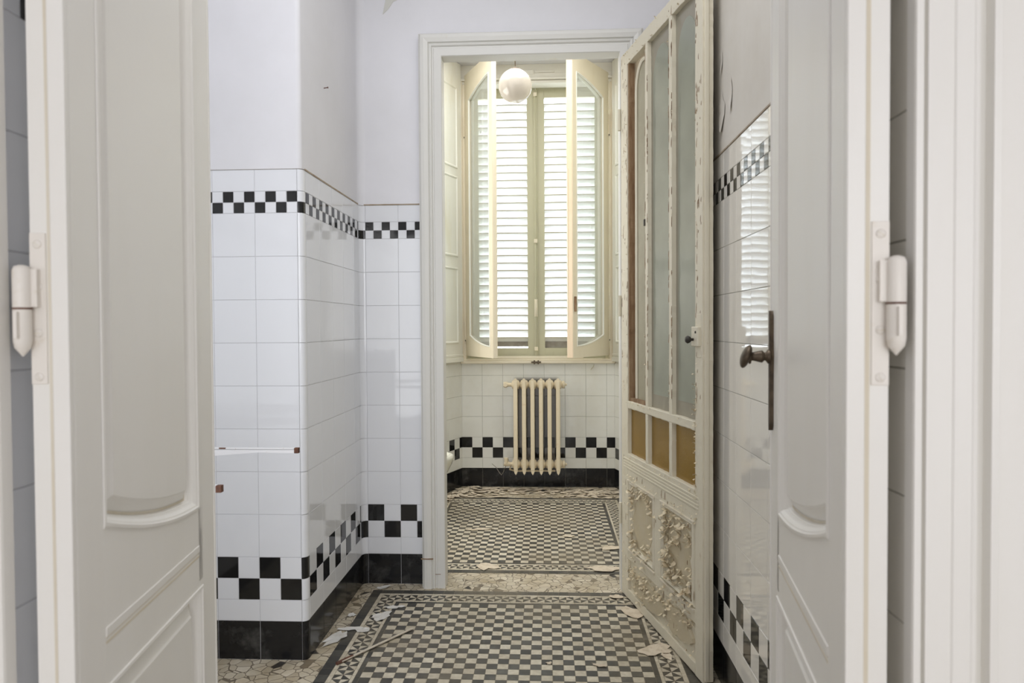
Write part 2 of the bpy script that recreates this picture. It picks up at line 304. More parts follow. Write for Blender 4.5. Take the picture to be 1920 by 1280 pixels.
class Mosaic:
    def __init__(s): s.mb = MB(); s.var = []
    def poly(s, pts, mi, z=.0012):
        s.mb.add([(x, y, z) for x, y in pts], [tuple(range(len(pts)))], mi); s.var.append(rnd.random())
    def cell(s, x0, x1, y0, y1, mi, g=.0008): s.poly([(x0+g, y0+g), (x1-g, y0+g), (x1-g, y1-g), (x0+g, y1-g)], mi)
    def strip(s, x0, x1, y0, y1, mi, step=.045):
        horiz = (x1-x0) > (y1-y0); Ln = (x1-x0) if horiz else (y1-y0); n = max(1, round(Ln/step))
        for i in range(n):
            a, b = i*Ln/n, (i+1)*Ln/n
            if horiz: s.cell(x0+a, x0+b, y0, y1, mi, .0006)
            else: s.cell(x0, x1, y0+a, y0+b, mi, .0006)
    def ring(s, X0, X1, Y0, Y1, w, mi):
        s.strip(X0, X1, Y0, Y0+w, mi); s.strip(X0, X1, Y1-w, Y1, mi); s.strip(X0, X0+w, Y0+w, Y1-w, mi); s.strip(X1-w, X1, Y0+w, Y1-w, mi)
        return X0+w, X1-w, Y0+w, Y1-w
    def pin(s, x0, x1, y0, y1):
        cx, cy = (x0+x1)/2, (y0+y1)/2; P = [(x0, y0), (cx, y0), (x1, y0), (x1, cy), (x1, y1), (cx, y1), (x0, y1), (x0, cy)]
        for i in range(8):
            a, b = P[i], P[(i+1) % 8]; q = ((a[0]+b[0]+cx)/3, (a[1]+b[1]+cy)/3); k = .93
            s.poly([(q[0]+(p[0]-q[0])*k, q[1]+(p[1]-q[1])*k) for p in (a, b, (cx, cy))], 1 if i % 2 else 0)
    def carpet(s, X0, X1, Y0, Y1, cs, par, fromtop):
        s.mb.quad((X0, Y0, .0004), (X1, Y0, .0004), (X1, Y1, .0004), (X0, Y1, .0004), 2); s.var.append(.5)
        X0, X1, Y0, Y1 = s.ring(X0, X1, Y0, Y1, .04, 1); X0, X1, Y0, Y1 = s.ring(X0, X1, Y0, Y1, .016, 0)
        q = .0625; nx = round((X1-X0)/q); ny = round((Y1-Y0)/q); qx, qy = (X1-X0)/nx, (Y1-Y0)/ny
        for i in range(nx):
            for j in range(ny):
                if i in (0, nx-1) or j in (0, ny-1): s.pin(X0+i*qx, X0+(i+1)*qx, Y0+j*qy, Y0+(j+1)*qy)
        X0 += qx; X1 -= qx; Y0 += qy; Y1 -= qy
        X0, X1, Y0, Y1 = s.ring(X0, X1, Y0, Y1, .012, 0); X0, X1, Y0, Y1 = s.ring(X0, X1, Y0, Y1, .017, 1)
        nx = round((X1-X0)/cs); ny = round((Y1-Y0)/cs); ax, ay = (X1-X0)/nx, (Y1-Y0)/ny
        for i in range(nx):
            for j in range(ny):
                r = ny-1-j if fromtop else j
                s.cell(X0+i*ax, X0+(i+1)*ax, Y0+j*ay, Y0+(j+1)*ay, 1 if (i+r) % 2 == par else 0)
fl = MB(); fl.box(-2.2, .9, .93, 5.6, -.12, 0)
structure(fl.build('floor', 'palladiana'))
ms = Mosaic()
ms.carpet(-.7737, .498, 1.0, 3.081, .03762, 1, True)
ms.carpet(-.7737, .5015, 3.3126, 4.784, .0376, 0, False)
mo = ms.mb.build('floor_mosaic', ['st_l', 'st_d', 'st_g'], bpy.data.objects['floor'])
at = mo.data.attributes.new('var', 'FLOAT', 'FACE'); at.data.foreach_set('value', ms.var)
mo['label'] = 'black and cream mosaic carpets with pinwheel borders'

# left pier (front face, rounded corner, side face)
Xs, Yp, Yb, Xr = -.842, 2.4175, 3.163, .56
R1 = rows(0, 1); R1 = [(a, b, w_, (1 if i == 12 else 0 if i == 13 else md)) for i, (a, b, w_, md) in enumerate(R1)]
# pier front: upper top row black at odd cells, upper bottom row at even; lower top row even, lower bottom odd
Rf = [(0, .1365, .15, 'k'), (.1365, .2115, .15, None), (.2115, .2865, .075, 1), (.2865, .3615, .075, 0)]+[(.3615+.15*i, .5115+.15*i, .15, None) for i in range(8)]+[(1.5615, 1.599, .0375, 0), (1.599, 1.6365, .0375, 1), (1.6365, 1.7115, .15, None)]
wl = MB(); xc = -.8605
tiles(wl, (-1.36, Yp), (xc, Yp), (0, -1), (xc-.3)-(-1.36)-.15*10, Rf)
corner(wl, [(xc+.0008, Yp-.0012)]+arc((xc, Yp+.020), .0196, .0212, -90, 0, 8)[1:]+[(Xs+.0012, 2.4445)], Rf, (3, 12))
Rs = [(0, .1365, .15, 'k'), (.1365, .2115, .15, None), (.2115, .2865, .075, 0), (.2865, .3615, .075, 1)]+[(.3615+.15*i, .5115+.15*i, .15, None) for i in range(8)]+[(1.5615, 1.599, .0375, 1), (1.599, 1.6365, .0375, 0), (1.6365, 1.7115, .15, None)]
tiles(wl, (Xs, 2.4450), (Xs, Yb-.026), (1, 0), 0, Rs)
corner(wl, arc((Xs+.026, Yb-.026), .025, .025, 180, 90, 8), Rs, (2, 12))
pp = [(-1.36, Yp+.001), (xc-.004, Yp+.001)]+arc((xc-.004, Yp+.018), .0175, .017, -90, 0, 6)[1:]+[(Xs-.001, Yb-.05)]+arc((Xs+.035, Yb-.04), .036, .04, 180, 90, 8)
plaster(wl, pp, 1.7115, CEIL)
pl2 = [(-1.36, Yp-.0025), (xc, Yp-.0025)]+arc((xc, Yp+.02), .0215, .0225, -90, 0, 8)[1:]+[(Xs+.0025, Yb-.03)]
plaster(wl, [(x, y) for x, y in pl2][8:], 1.7105, 1.7165, 5)
for a, b in zip(pl2[:-1], pl2[1:]):
    wl.quad((*a, 1.7125), (*b, 1.7125), (b[0]-.02, b[1]+.006, 1.7125), (a[0]-.02, a[1]+.006, 1.7125), 5)
# alcove walls and the short return beside the near doorway
tiles(wl, (-1.36, .93), (-1.36, Yp), (1, 0), 0, Rs); plaster(wl, [(-1.36, .93), (-1.36, Yp)], 1.7115, CEIL)
tiles(wl, (-.672, .845), (-.672, .93), (1, 0), 0, Rs); plaster(wl, [(-.672, .845), (-.672, .93)], 1.7115, CEIL)
wl.quad((-.672, .93, 0), (-1.36, .93, 0), (-1.36, .93, CEIL), (-.672, .93, CEIL), 4)
wl.build('wall_left', WM); structure(bpy.data.objects['wall_left'])

co = MB(); co.box(-1.9, Xs-.022, Yp+.022, Yb+.147, -.05, CEIL+.1); co.box(-1.46, -1.365, .8, Yp+.05, -.05, CEIL+.1); co.box(-1.5, -.68, .835, .925, -.05, CEIL+.1)
structure(co.build('wall_pier_core', 'plaster'))
# back wall around the far doorway
Rb = rows(0, 0)
DX0, DX1, DZ = -.458, .3195, 2.350      # clear opening
wb = MB()
tiles(wb, (Xs+.026, Yb), (DX0-.098, Yb), (0, -1), -.0005, Rb)
tiles(wb, (DX1+.09, Yb), (Xr, Yb), (0, -1), 0, Rb)
wb.quad((Xs-.0, Yb-.0005, 1.7115), (DX0-.02, Yb-.0005, 1.7115), (DX0-.02, Yb-.0005, CEIL), (Xs, Yb-.0005, CEIL), 4)
wb.quad((DX1+.02, Yb, 1.7115), (Xr, Yb, 1.7115), (Xr, Yb, CEIL), (DX1+.02, Yb, CEIL), 4)
wb.quad((DX0-.02, Yb-.0005, DZ+.05), (DX1+.02, Yb-.0005, DZ+.05), (DX1+.02, Yb-.0005, CEIL), (DX0-.02, Yb-.0005, CEIL), 4)
wb.box(Xs+.01, DX0-.105, Yb-.0035, Yb, 1.7115, 1.7165, 5)
# tiled reveal behind the frame
tiles(wb, (DX0-.021, 3.185), (DX0-.021, 3.31), (1, 0), 0, Rs); tiles(wb, (DX1+.016, 3.31), (DX1+.016, 3.185), (-1, 0), 0, Rs)
for x in (DX0-.021, DX1+.016): wb.quad((x, 3.16, 1.7115), (x, 3.31, 1.7115), (x, 3.31, 2.42), (x, 3.16, 2.42), 4)
wb.quad((DX0-.021, 3.17, 2.42), (DX1+.016, 3.17, 2.42), (DX1+.016, 3.31, 2.42), (DX0-.021, 3.31, 2.42), 4)
wb.quad((DX0-.021, 3.31, 0), (-1.5, 3.31, 0), (-1.5, 3.31, 3.1), (DX0-.021, 3.31, 3.1), 4)
wb.quad((DX1+.016, 3.31, 0), (.62, 3.31, 0), (.62, 3.31, 3.1), (DX1+.016, 3.31, 3.1), 4)
wb.quad((DX0-.021, 3.31, 2.42), (DX1+.016, 3.31, 2.42), (DX1+.016, 3.31, 3.1), (DX0-.021, 3.31, 3.1), 4)
wb.box(-1.0, DX0-.03, Yb+.004, 3.305, -.05, CEIL+.1, 4); wb.box(DX1+.03, .75, Yb+.004, 3.305, -.05, CEIL+.1, 4); wb.box(DX0-.04, DX1+.04, Yb+.004, 3.305, 2.425, CEIL+.1, 4)
structure(wb.build('wall_back', WM))
def blob(cx, cz, rx, rz, n, j, seed):
    r = random.Random(seed); return [(cx+rx*(1+r.uniform(-j, j))*math.cos(2*PI*i/n), cz+rz*(1+r.uniform(-j, j))*math.sin(2*PI*i/n)) for i in range(n)]
q = MB(); q.prism([(-.727, 2.75), (-.715, 2.62), (-.727, 2.56), (-.700, 2.585), (-.680, 2.615), (-.640, 2.63), (-.590, 2.66), (-.560, 2.75)], Yb-.0030, Yb-.0006)
o = q.build('bare_plaster_patch', 'plaster_g', bpy.data.objects['wall_back'])

# right wall with its near return
wr = MB(); Rr = rows(0, 0)
tiles(wr, (Xr, Yb), (Xr, .93), (-1, 0), Yb-2.4238-.15*6, Rr)
wr.quad((Xr-.0005, Yb, 1.7115), (Xr-.0005, .93, 1.7115), (Xr-.0005, .93, CEIL), (Xr-.0005, Yb, CEIL), 4)
wr.box(Xr-.0035, Xr, .93, Yb, 1.7115, 1.7165, 5)
tiles(wr, (.418, .93), (.418, .845), (-1, 0), 0, Rr); wr.quad((.418, .93, 1.7115), (.418, .845, 1.7115), (.418, .845, CEIL), (.418, .93, CEIL), 4)
wr.quad((.418, .93, 0), (Xr, .93, 0), (Xr, .93, CEIL), (.418, .93, CEIL), 4)
wr.box(Xr+.004, .75, .8, 3.3, -.05, CEIL+.1, 4); wr.box(.43, .6, .84, .925, -.05, CEIL+.1, 4)
structure(wr.build('wall_right', ['tile_r', 'tile_k', 'base_k', 'grout_c', 'plaster_r', 'grime']))
q = MB()
for k, (yy, zz, ry, rz) in enumerate(((2.30, 1.84, .035, .055), (2.19, 1.86, .02, .045), (2.30, 2.00, .010, .035))):
    P = blob(yy, zz, ry, rz, 11, .25, k+3); n = len(P)
    vs = [(Xr-.0012, a, b) for a, b in P]+[(Xr-.0012-(.004 if b < zz else .001)*abs(b-zz)/rz-.001, a, b) for a, b in P]+[(Xr-.003, yy, zz)]
    q.add(vs, [(n+i, n+(i+1) % n, 2*n) for i in range(n)])
q.build('blistered_plaster', 'plaster_r', bpy.data.objects['wall_right'])

# room behind the camera and the wall of the near doorway
wa = MB(); AX0, AX1, AY = -2.5, 2.1, -5.6
JX0, JX1, JZ = -.655, .410, 2.45
for x0, x1, z0, z1 in ((AX0, JX0-.02, 0, CEIL), (JX1+.02, AX1, 0, CEIL), (JX0-.02, JX1+.02, JZ+.02, CEIL)): wa.quad((x0, .823, z0), (x1, .823, z0), (x1, .823, z1), (x0, .823, z1))
structure(wa.build('wall_front', 'plaster'))
wa = MB(); wa.quad((AX0, AY, 0), (AX1, AY, 0), (AX1, AY, CEIL), (AX0, AY, CEIL)); wa.quad((AX0, AY, 0), (AX0, .823, 0), (AX0, .823, CEIL), (AX0, AY, CEIL)); wa.quad((AX1, AY, 0), (AX1, .823, 0), (AX1, .823, CEIL), (AX1, AY, CEIL))
structure(wa.build('wall_hall', 'plaster'))
fa = MB(); fa.box(AX0, AX1, AY, .93, -.12, -.001); structure(fa.build('floor_hall', 'oak'))
ce = MB(); ce.box(AX0-.1, AX1+.1, AY-.1, 3.24, CEIL, CEIL+.1); structure(ce.build('ceiling', 'plaster'))

# back room: wall under the window, splayed niche, side walls, ceiling
YF = 5.121; FX0, FX1, SZ = -.6226, .4829, .8965
SL = (-.7820, 4.715); SR = (.6000, 4.715)
Rc = rows(0, 0)
wf = MB()
tiles(wf, (FX0, YF), (FX1, YF), (0, -1), -.001, Rc, SZ)
dl = Vector(SL)-Vector((FX0, YF)); dr = Vector(SR)-Vector((FX1, YF))
tiles(wf, (FX0, YF), SL, (.932, -.363), .040-.075*4, [(a, b, c, d) for a, b, c, d in rows(0, 1)], SZ)
tiles(wf, (FX1, YF), SR, (-.932, -.29), .012-.075*4, [(a, b, c, d) for a, b, c, d in rows(0, 1)], SZ)
for a, b in (((FX0, YF), SL), ((FX1, YF), SR)): wf.quad((*a, SZ), (*b, SZ), (*b, 3.05), (*a, 3.05), 4)
tiles(wf, SL, (-1.5, 4.715), (0, -1), 0, Rc, 1.7115); tiles(wf, SR, (.62, 4.715), (0, -1), 0, Rc, 1.7115)
wf.quad((*SL, 1.7115), (-1.5, 4.715, 1.7115), (-1.5, 4.715, 3.05), (*SL, 3.05), 4); wf.quad((*SR, 1.7115), (.62, 4.715, 1.7115), (.62, 4.715, 3.05), (*SR, 3.05), 4)
wf.quad((-2.3, YF+.02, 0), (FX0, YF+.02, 0), (FX0, YF+.02, 3.3), (-2.3, YF+.02, 3.3), 4); wf.quad((2, YF+.02, 0), (FX1, YF+.02, 0), (FX1, YF+.02, 3.3), (2, YF+.02, 3.3), 4)
# outer thickness of the window opening
for x in (FX0, FX1): wf.quad((x, YF, SZ), (x, 5.42, SZ), (x, 5.42, 3.05), (x, YF, 3.05), 4)
wf.quad((FX0, YF+.02, SZ-.004), (FX1, YF+.02, SZ-.004), (FX1, 5.42, SZ-.004), (FX0, 5.42, SZ-.004), 4)
wf.quad((FX0, 5.42, 0), (FX1, 5.42, 0), (FX1, 5.42, SZ), (FX0, 5.42, SZ), 4)
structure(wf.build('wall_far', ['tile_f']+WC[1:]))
ws = MB()
for x in (-1.5, .62):
    tiles(ws, (x, 3.31), (x, 4.715), (1 if x < 0 else -1, 0), 0, Rc, 1.7115); ws.quad((x, 3.31, 1.7115), (x, 4.715, 1.7115), (x, 4.715, 3.05), (x, 3.31, 3.05), 4)
ws.box(-1.62, -1.504, 3.25, 5.2, -.05, 3.3, 4); ws.box(.624, .76, 3.25, 5.3, -.05, 3.3, 4); ws.box(-1.6, -.80, 4.72, 5.13, -.05, 3.3, 4)
structure(ws.build('wall_back_room', WC))
cc = MB(); cc.box(-1.6, .75, 3.25, 5.45, 3.045, 3.12); structure(cc.build('ceiling_back_room', 'plaster'))
gr = MB(); gr.box(-8, 8, 5.45, 16, -.5, -.4); structure(gr.build('ground', 'ground'), 'pale ground outside beyond the shutters', 'ground')

# ------------------------------------------------------------------ far door frame
tf = MB()
path = [(DX0, 0), (DX0, DZ), (DX1, DZ), (DX1, 0)]
prof = [(0, -.025), (0, .048), (.003, .051), (.034, .051), (.037, .047), (.041, .047), (.046, .054), (.052, .056), (.056, .053), (.060, .060), (.078, .064), (.092, .062), (.098, .055), (.1, .040), (.104, .040), (.106, .028), (.106, -.002)]
tf.sweep(path, prof, Yb, 1, closed=False, side=1)
o = structure(tf.build('trim_1', 'frame'))
q = MB(); q.box(DX0-.106, DX0-.052, Yb-.0655, Yb-.0598, .133, .137); q.box(DX0-.05, DX0-.02, Yb-.052, Yb-.0505, .062, .064)
q.build('paint_crack', 'wood', o)
# near door frame
tn = MB()
path = [(JX0, 0), (JX0, JZ), (JX1, JZ), (JX1, 0)]
prof = [(.006, -.022), (0, -.018), (0, -.001), (.001, .002), (.008, .003), (.0085, -.003), (.012, -.003), (.0125, .004), (.040, .004), (.042, .006), (.060, .007), (.063, .005), (.068, .004), (.070, -.004), (.080, -.006), (.081, .008), (.088, .010), (.0885, .006), (.13, .005), (.15, .0), (.15, -.02)]
tn.sweep(path, prof, .815, 1, closed=False, side=1)
structure(tn.build('trim_2', 'door'))

# ------------------------------------------------------------------ near double doors
W = .53
def near_leaf(name, loc, a, sgn, knob):
    root = empty(name, (*loc, 0), PI/2-a)
    structure(root)
    th = .046*sgn
    x0, x1 = .0715, .4375; x1b = x1+.016
    low = [(x0+(x1-x0)*i/16, .8285+.0708*((1-i/16.)**1.9)) for i in range(17)]
    top = [(x1-(x1-x0)*i/14, 2.20-.10*((i/14.)**2)) for i in range(15)]
    b = MB(); RD = .021
    b.box(.002, W-.002, RD*sgn, th-.001*sgn, .012, 2.356); b.build('door_core', 'door', root)
    b = MB(); b.box(0, x0, 0, th, .008, 2.36, bev=.0025); b.build('hinge_stile', 'door', root)
    b = MB(); b.box(x1b, W, 0, th, .008, 2.36, bev=.0025); b.prism([(x1, .69), (x1b+.004, .69), (x1b+.004, 2.3), (x1, 2.3)], 0, RD*sgn); b.build('closing_stile', 'door', root)
    b = MB(); b.prism([(x0-.002, .676), (x1b+.002, .676), (x1b+.002, .8285)]+low[::-1]+[(x0-.002, low[0][1])], 0, RD*sgn); b.build('middle_rail', 'door', root)
    b = MB(); b.prism([(x0-.002, 2.36), (x0-.002, top[-1][1])]+top[::-1]+[(x1b+.002, 2.20), (x1b+.002, 2.36)], 0, RD*sgn); b.prism([(x0-.002, .01), (x1b+.002, .01), (x1b+.002, .16), (x0-.002, .16)], 0, RD*sgn); b.build('end_rails', 'door', root)
    # stepped rebate on the hinge edge
    e = MB(); e.box(-.010, 0, .0*sgn, .020*sgn, .008, 2.36, bev=.0015); e.box(-.004, 0, .026*sgn, .046*sgn, .008, 2.36)
    e.build('hinge_rebate', 'door', root)
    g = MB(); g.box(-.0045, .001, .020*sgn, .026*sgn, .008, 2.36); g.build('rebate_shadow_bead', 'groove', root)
    # free edge bead
    e = MB(); e.box(W-.006, W+.0005, -.002*sgn, .012*sgn, .008, 2.36, bev=.002); e.build('closing_bead', 'door', root)
    # panels: recessed ogee moulding, then a raised field
    pr = [(-.002, .0), (-.0015, .0022), (.003, .0026), (.005, -.0002), (.0075, -.001), (.012, -.006), (.0145, -.013), (.0165, -.0145), (.0185, -.0195), (.0225, -.0195), (.040, -.0095), (.0425, -.0060)]
    fl_ = lambda x: .8285+.0708*(max(0, 1-(x-x0)/(x1-x0))**1.9); ft_ = lambda x: 2.20-.10*(max(0, (x1-x)/(x1-x0))**2)
    def ring_up(d):
        xs_ = [x0+d+(x1-x0-2*d)*i/16 for i in range(17)]; e = 1e-4
        sl = lambda f, x: math.sqrt(1+((f(min(x+e, x1))-f(max(x-e, x0)))/(2*e))**2)
        return [(x, fl_(x)+d*sl(fl_, x)) for x in xs_]+[(x, ft_(x)-d*sl(ft_, x)) for x in reversed(xs_)]
    def ring_lo(d): return [(x0+d, .16+d), (x1b-d, .16+d), (x1b-d, .676-d), (x0+d, .676-d)]
    def loft(mb, rg, pf):
        n = len(rg(0)); vs = [(x, -sgn*h, z) for d, h in pf for x, z in rg(d)]
        mb.add(vs, [(k*n+i, k*n+(i+1) % n, (k+1)*n+(i+1) % n, (k+1)*n+i) for k in range(len(pf)-1) for i in range(n)])
    for nm, rg in (('upper_panel', ring_up), ('lower_panel', ring_lo)):
        p = MB(); loft(p, rg, pr); po = p.build(nm+'_moulding', 'door', root)
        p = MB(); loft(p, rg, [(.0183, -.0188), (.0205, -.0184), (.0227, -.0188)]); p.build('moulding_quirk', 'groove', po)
        p = MB(); p.prism(rg(.0424), .0061*sgn, RD*sgn); p.build(nm+'_field', 'door', root)
    # shallow ledge between the two panels
    l = MB(); l.box(x0, x1, -.0016*sgn, .001*sgn, .745, .7575, bev=.0006); l.build('rail_bead', 'door', root)
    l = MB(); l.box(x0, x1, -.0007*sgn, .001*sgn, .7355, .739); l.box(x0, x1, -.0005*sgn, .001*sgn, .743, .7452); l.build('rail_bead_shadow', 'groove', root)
    # hinge
    zc = 1.187 if knob else 1.1885; r = .0102; hx = -.014; hy = .051*sgn
    h = MB()
    h.tube([(hx, hy, zc+.001), (hx, hy, zc+.046), (hx, hy, zc+.051), (hx, hy, zc+.053)], [r, r, r*.8, .003], 16)
    h.box(hx, .001, .034*sgn, .052*sgn, zc+.002, zc+.048)
    h2 = MB(); h2.tube([(hx, hy, zc-.001), (hx, hy, zc-.040), (hx, hy, zc-.048), (hx, hy, zc-.054), (hx, hy, zc-.058)], [r, r, r*.85, r*.4, .001], 16)
    h2.box(hx-.016 if sgn < 0 else hx-.016, hx, hy-.002, hy+.002, zc-.036, zc-.004)
    ho = h.build('hinge', 'hinge', root)
    h2.build('hinge_pintle', 'hinge', ho)
    rr = MB(); rr.tube([(hx, hy, zc-.0012), (hx, hy, zc+.0012)], r+.0004, 16); rr.build('hinge_rust_line', 'rust', ho)
    pl = MB(); pl.box(-.0060, -.003, .0275*sgn, .0462*sgn, zc-.093, zc+.093, bev=.0008); po = pl.build('hinge_plate', 'hinge', root)
    for dz, an in ((.079, .6), (.027, -.5), (-.030, 0), (-.084, 1.2)):
        s_ = MB(); c = (-.0062, .037*sgn, zc+dz); s_.lathe([(0, -.0010), (.0042, -.0008), (.0055, 0), (.0055, .001)], c, 16, 0, ax='x')
        sw = s_.build('screw', 'hinge', po)
        s_ = MB(); dx, dzz = math.cos(an)*.0045, math.sin(an)*.0045
        s_.add([(-.0074, .037*sgn-dx-.0, c[2]-dzz-.0005), (-.0074, .037*sgn+dx, c[2]+dzz-.0005), (-.0074, .037*sgn+dx, c[2]+dzz+.0005), (-.0074, .037*sgn-dx, c[2]-dzz+.0005)], [(0, 1, 2, 3)]); s_.build('screw_slot', 'groove', sw)
    if knob:
        k = MB(); t0 = W-.022; zz = 1.105
        P = []
        for i in range(41):
            v = i/40; z = .968+v*.222; wd = .0105+.004*math.exp(-((z-zz)/.022)**2)
            wd *= min(1, math.sqrt(max(0, min(v, 1-v))/.05)) if min(v, 1-v) < .05 else 1; P.append((z, max(.002, wd)))
        vs = []; fs = []
        for z, wd in P:
            for dx, hh in ((-1, 0), (-.8, .005), (-.3, .0075), (.3, .0075), (.8, .005), (1, 0)): vs.append((t0+dx*wd, -hh*sgn, z))
        for i in range(len(P)-1):
            for j in range(5): fs.append((i*6+j, i*6+j+1, i*6+j+7, i*6+j+6))
        k.add(vs, fs, 0, True); k.build('knob_plate', 'brass', root)
        k = MB(); y = lambda d: -d*sgn
        k.lathe([(.0125, y(.005)), (.0135, y(.009)), (.0085, y(.0125)), (.0075, y(.015)), (.0115, y(.019)), (.0112, y(.022)), (.0085, y(.033)), (.0080, y(.038)), (.0135, y(.0395)), (.0145, y(.042)), (.010, y(.0445)), (.001, y(.045))], (t0, 0, zz), 18, 0, ax='y')
        ko = k.build('knob_stem', 'brass', root)
        k = MB()
        bm = bmesh.new(); bmesh.ops.create_icosphere(bm, subdivisions=3, radius=1)
        vs = []
        for v in bm.verts:
            x, yy, z = v.co; tw = .75*x
            px, py, pz = x*.030, yy*(.0085+.002*abs(x)), z*(.0195-.003*x*x)
            py += .0075*z*(1 if z > 0 else .7)*1.0; vs.append((t0+px*.75, y(.0485)+py*sgn, zz+pz*1.12))
        k.add(vs, [[v.index for v in f.verts] for f in bm.faces], 0, True); bm.free()
        k.build('knob', 'brass', root)
    return root
dl_ = near_leaf('door_1', (-.5896, .8534), -.1447, 1, False)
dr_ = near_leaf('door_2', (.3417, .8343), .1514, -1, True)

# ------------------------------------------------------------------ glazed inner door with peeling paint
ga = math.atan2(.173, -.775); DW, DH, DT = .808, 2.315, .036
g3 = empty('door_3', (.322, 3.088, 0), PI/2-ga); structure(g3)
cols = [(.080, .291), (.317, .530), (.557, .752)]
def rough_box(mb, x0, x1, y0, y1, z0, z1, seg=.02, j=.0012, mi=0, seed=0):
    """long member whose painted arrises wander a little"""
    r = random.Random(seed); vert = (z1-z0) > (x1-x0); Ln = (z1-z0) if vert else (x1-x0); n = max(2, int(Ln/seg)); vs = []; fs = []
    for i in range(n+1):
        t = i/n; ja, jb, jc = (r.uniform(-j, j) for _ in range(3))
        if vert: z = z0+t*Ln; q_ = [(x0+ja, y1, z), (x0+ja, y0, z), (x0+.003, y0-.001+jc*.3, z), (x1-.003, y0-.001+jc*.3, z), (x1+jb, y0, z), (x1+jb, y1, z)]
        else: x = x0+t*Ln; q_ = [(x, y1, z0+ja), (x, y0, z0+ja), (x, y0-.001+jc*.3, z0+.003), (x, y0-.001+jc*.3, z1-.003), (x, y0, z1+jb), (x, y1, z1+jb)]
        vs += q_
    for i in range(n):
        for k in range(6): fs.append((i*6+k, i*6+(k+1) % 6, (i+1)*6+(k+1) % 6, (i+1)*6+k))
    fs += [tuple(range(6)), tuple(range(n*6+5, n*6-1, -1))]
    mb.add(vs, fs, mi)
q = MB(); rough_box(q, 0, .080, 0, DT, .006, DH, seed=1); q.build('hinge_stile', 'oldpaint', g3)
q = MB(); rough_box(q, .752, DW, 0, DT, .006, DH, seed=2)
q.box(DW-.002, DW+.006, .006, .020, .01, DH-.002, bev=.002)
q.build('lock_stile', 'oldpaint', g3)
q = MB(); rough_box(q, .080, .752, 0, DT, 2.258, DH, seed=3); q.build('top_rail', 'oldpaint', g3)
q = MB(); rough_box(q, .080, .752, 0, DT, .817, .848, seed=4); q.build('glazing_rail', 'oldpaint', g3)
q = MB(); rough_box(q, .080, .752, 0, DT, .555, .624, seed=5); q.build('lock_rail', 'oldpaint', g3)
for i, (a, b) in enumerate(((.291, .317), (.530, .557))):
    q = MB(); rough_box(q, a, b, .0, DT, .848, 2.258, seed=10+i); q.build('glazing_bar', 'oldpaint', g3)
    q = MB(); rough_box(q, a, b, .0, DT, .624, .817, seed=20+i); q.build('glazing_bar', 'oldpaint', g3)
def archpts(a, b, z0, z1, n=14):
    cx, rx = (a+b)/2, (b-a)/2; rz = rx*1.35
    return [(a, z0), (b, z0)]+[(cx+rx*math.cos(PI*i/n), z1-rz+rz*math.sin(PI*i/n)) for i in range(n+1)]
for i, (a, b) in enumerate(cols):
    if i == 0:   # first light: brown rebate, board with an arched recess
        q = MB(); ar = archpts(a+.062, b-.002, .856, 2.225); n = len(ar)
        q.prism([(a, .848), (b, .848), (b, 2.258), (a, 2.258)], .028, .030); q.build('pane_board', 'tan', g3)
        q = MB(); q.prism(ar, .0225, .0285); q.build('arched_pane', 'olive', g3)
        q = MB(); q.sweep(ar, [(-.001, -.02), (.004, -.016), (.012, -.016), (.016, -.022)], 0, 1, True, -1); q.build('arch_bead', 'oldpaint', g3)
        q = MB(); rough_box(q, a, a+.013, .004, .030, .848, 2.258, j=.002, seed=33); q.box(a, b, .006, .03, .848, .862); q.build('bare_rebate', 'wood', g3)
    else:
        q = MB(); q.box(a, b, .016, .021, .848, 2.258); po = q.build('frosted_pane', 'frost_b', g3)
        q = MB(); q.prism(archpts(a+.022, b-.022, .90 if i else .9, 2.21), .0150, .0162); q.build('arched_etching', 'frost', po)
    q = MB(); q.box(a, b, .016, .021, .624, .817); o = q.build('amber_pane', 'amber', g3); o['label'] = 'amber textured glass pane'
# lower panelling
q = MB(); q.box(.080, .752, .010, DT-.004, .006, .555); q.build('lower_board', 'oldpaint', g3)
q = MB(); rough_box(q, .080, .752, 0, .02, .006, .045, seed=41); rough_box(q, .385, .445, .001, .02, .19, .555, seed=43); rough_box(q, .08, .752, .001, .02, .175, .222, seed=44)
rough_box(q, .08, .752, .001, .02, .505, .555, seed=45)
for z in (.560, .572, .584, .596): q.box(.03, .78, -.0035, .002, z, z+.006, bev=.001)
q.build('panel_framing', 'oldpaint', g3)
for a, b in ((.088, .382), (.450, .742)):
    q = MB(); q.sweep([(a, .222), (b, .222), (b, .512), (a, .512)], [(0, -.010), (.004, .0), (.010, .004), (.017, -.001), (.02, -.010)], 0, 1, True, 1); q.build('panel_moulding', 'oldpaint', g3)
    q = MB(); q.box(a-.004, b+.006, -.0065, .001, .2125, .2215, bev=.001); q.box(a-.004, b+.004, -.0055, .001, .508, .515, bev=.001); q.build('panel_bead', 'groove', g3)
    q = MB(); q.prism(blob((a+b)/2, .365, .105, .115, 18, .16, int(a*1000)), .0085, .0102); q.build('bare_panel_field', 'underpaint', g3)
q = MB(); q.prism(blob(.30, .105, .20, .045, 24, .2, 5), -.0012, .0102); q.prism(blob(.60, .115, .13, .05, 24, .2, 9), -.0012, .0102); q.build('bare_kick_field', 'underpaint', g3)
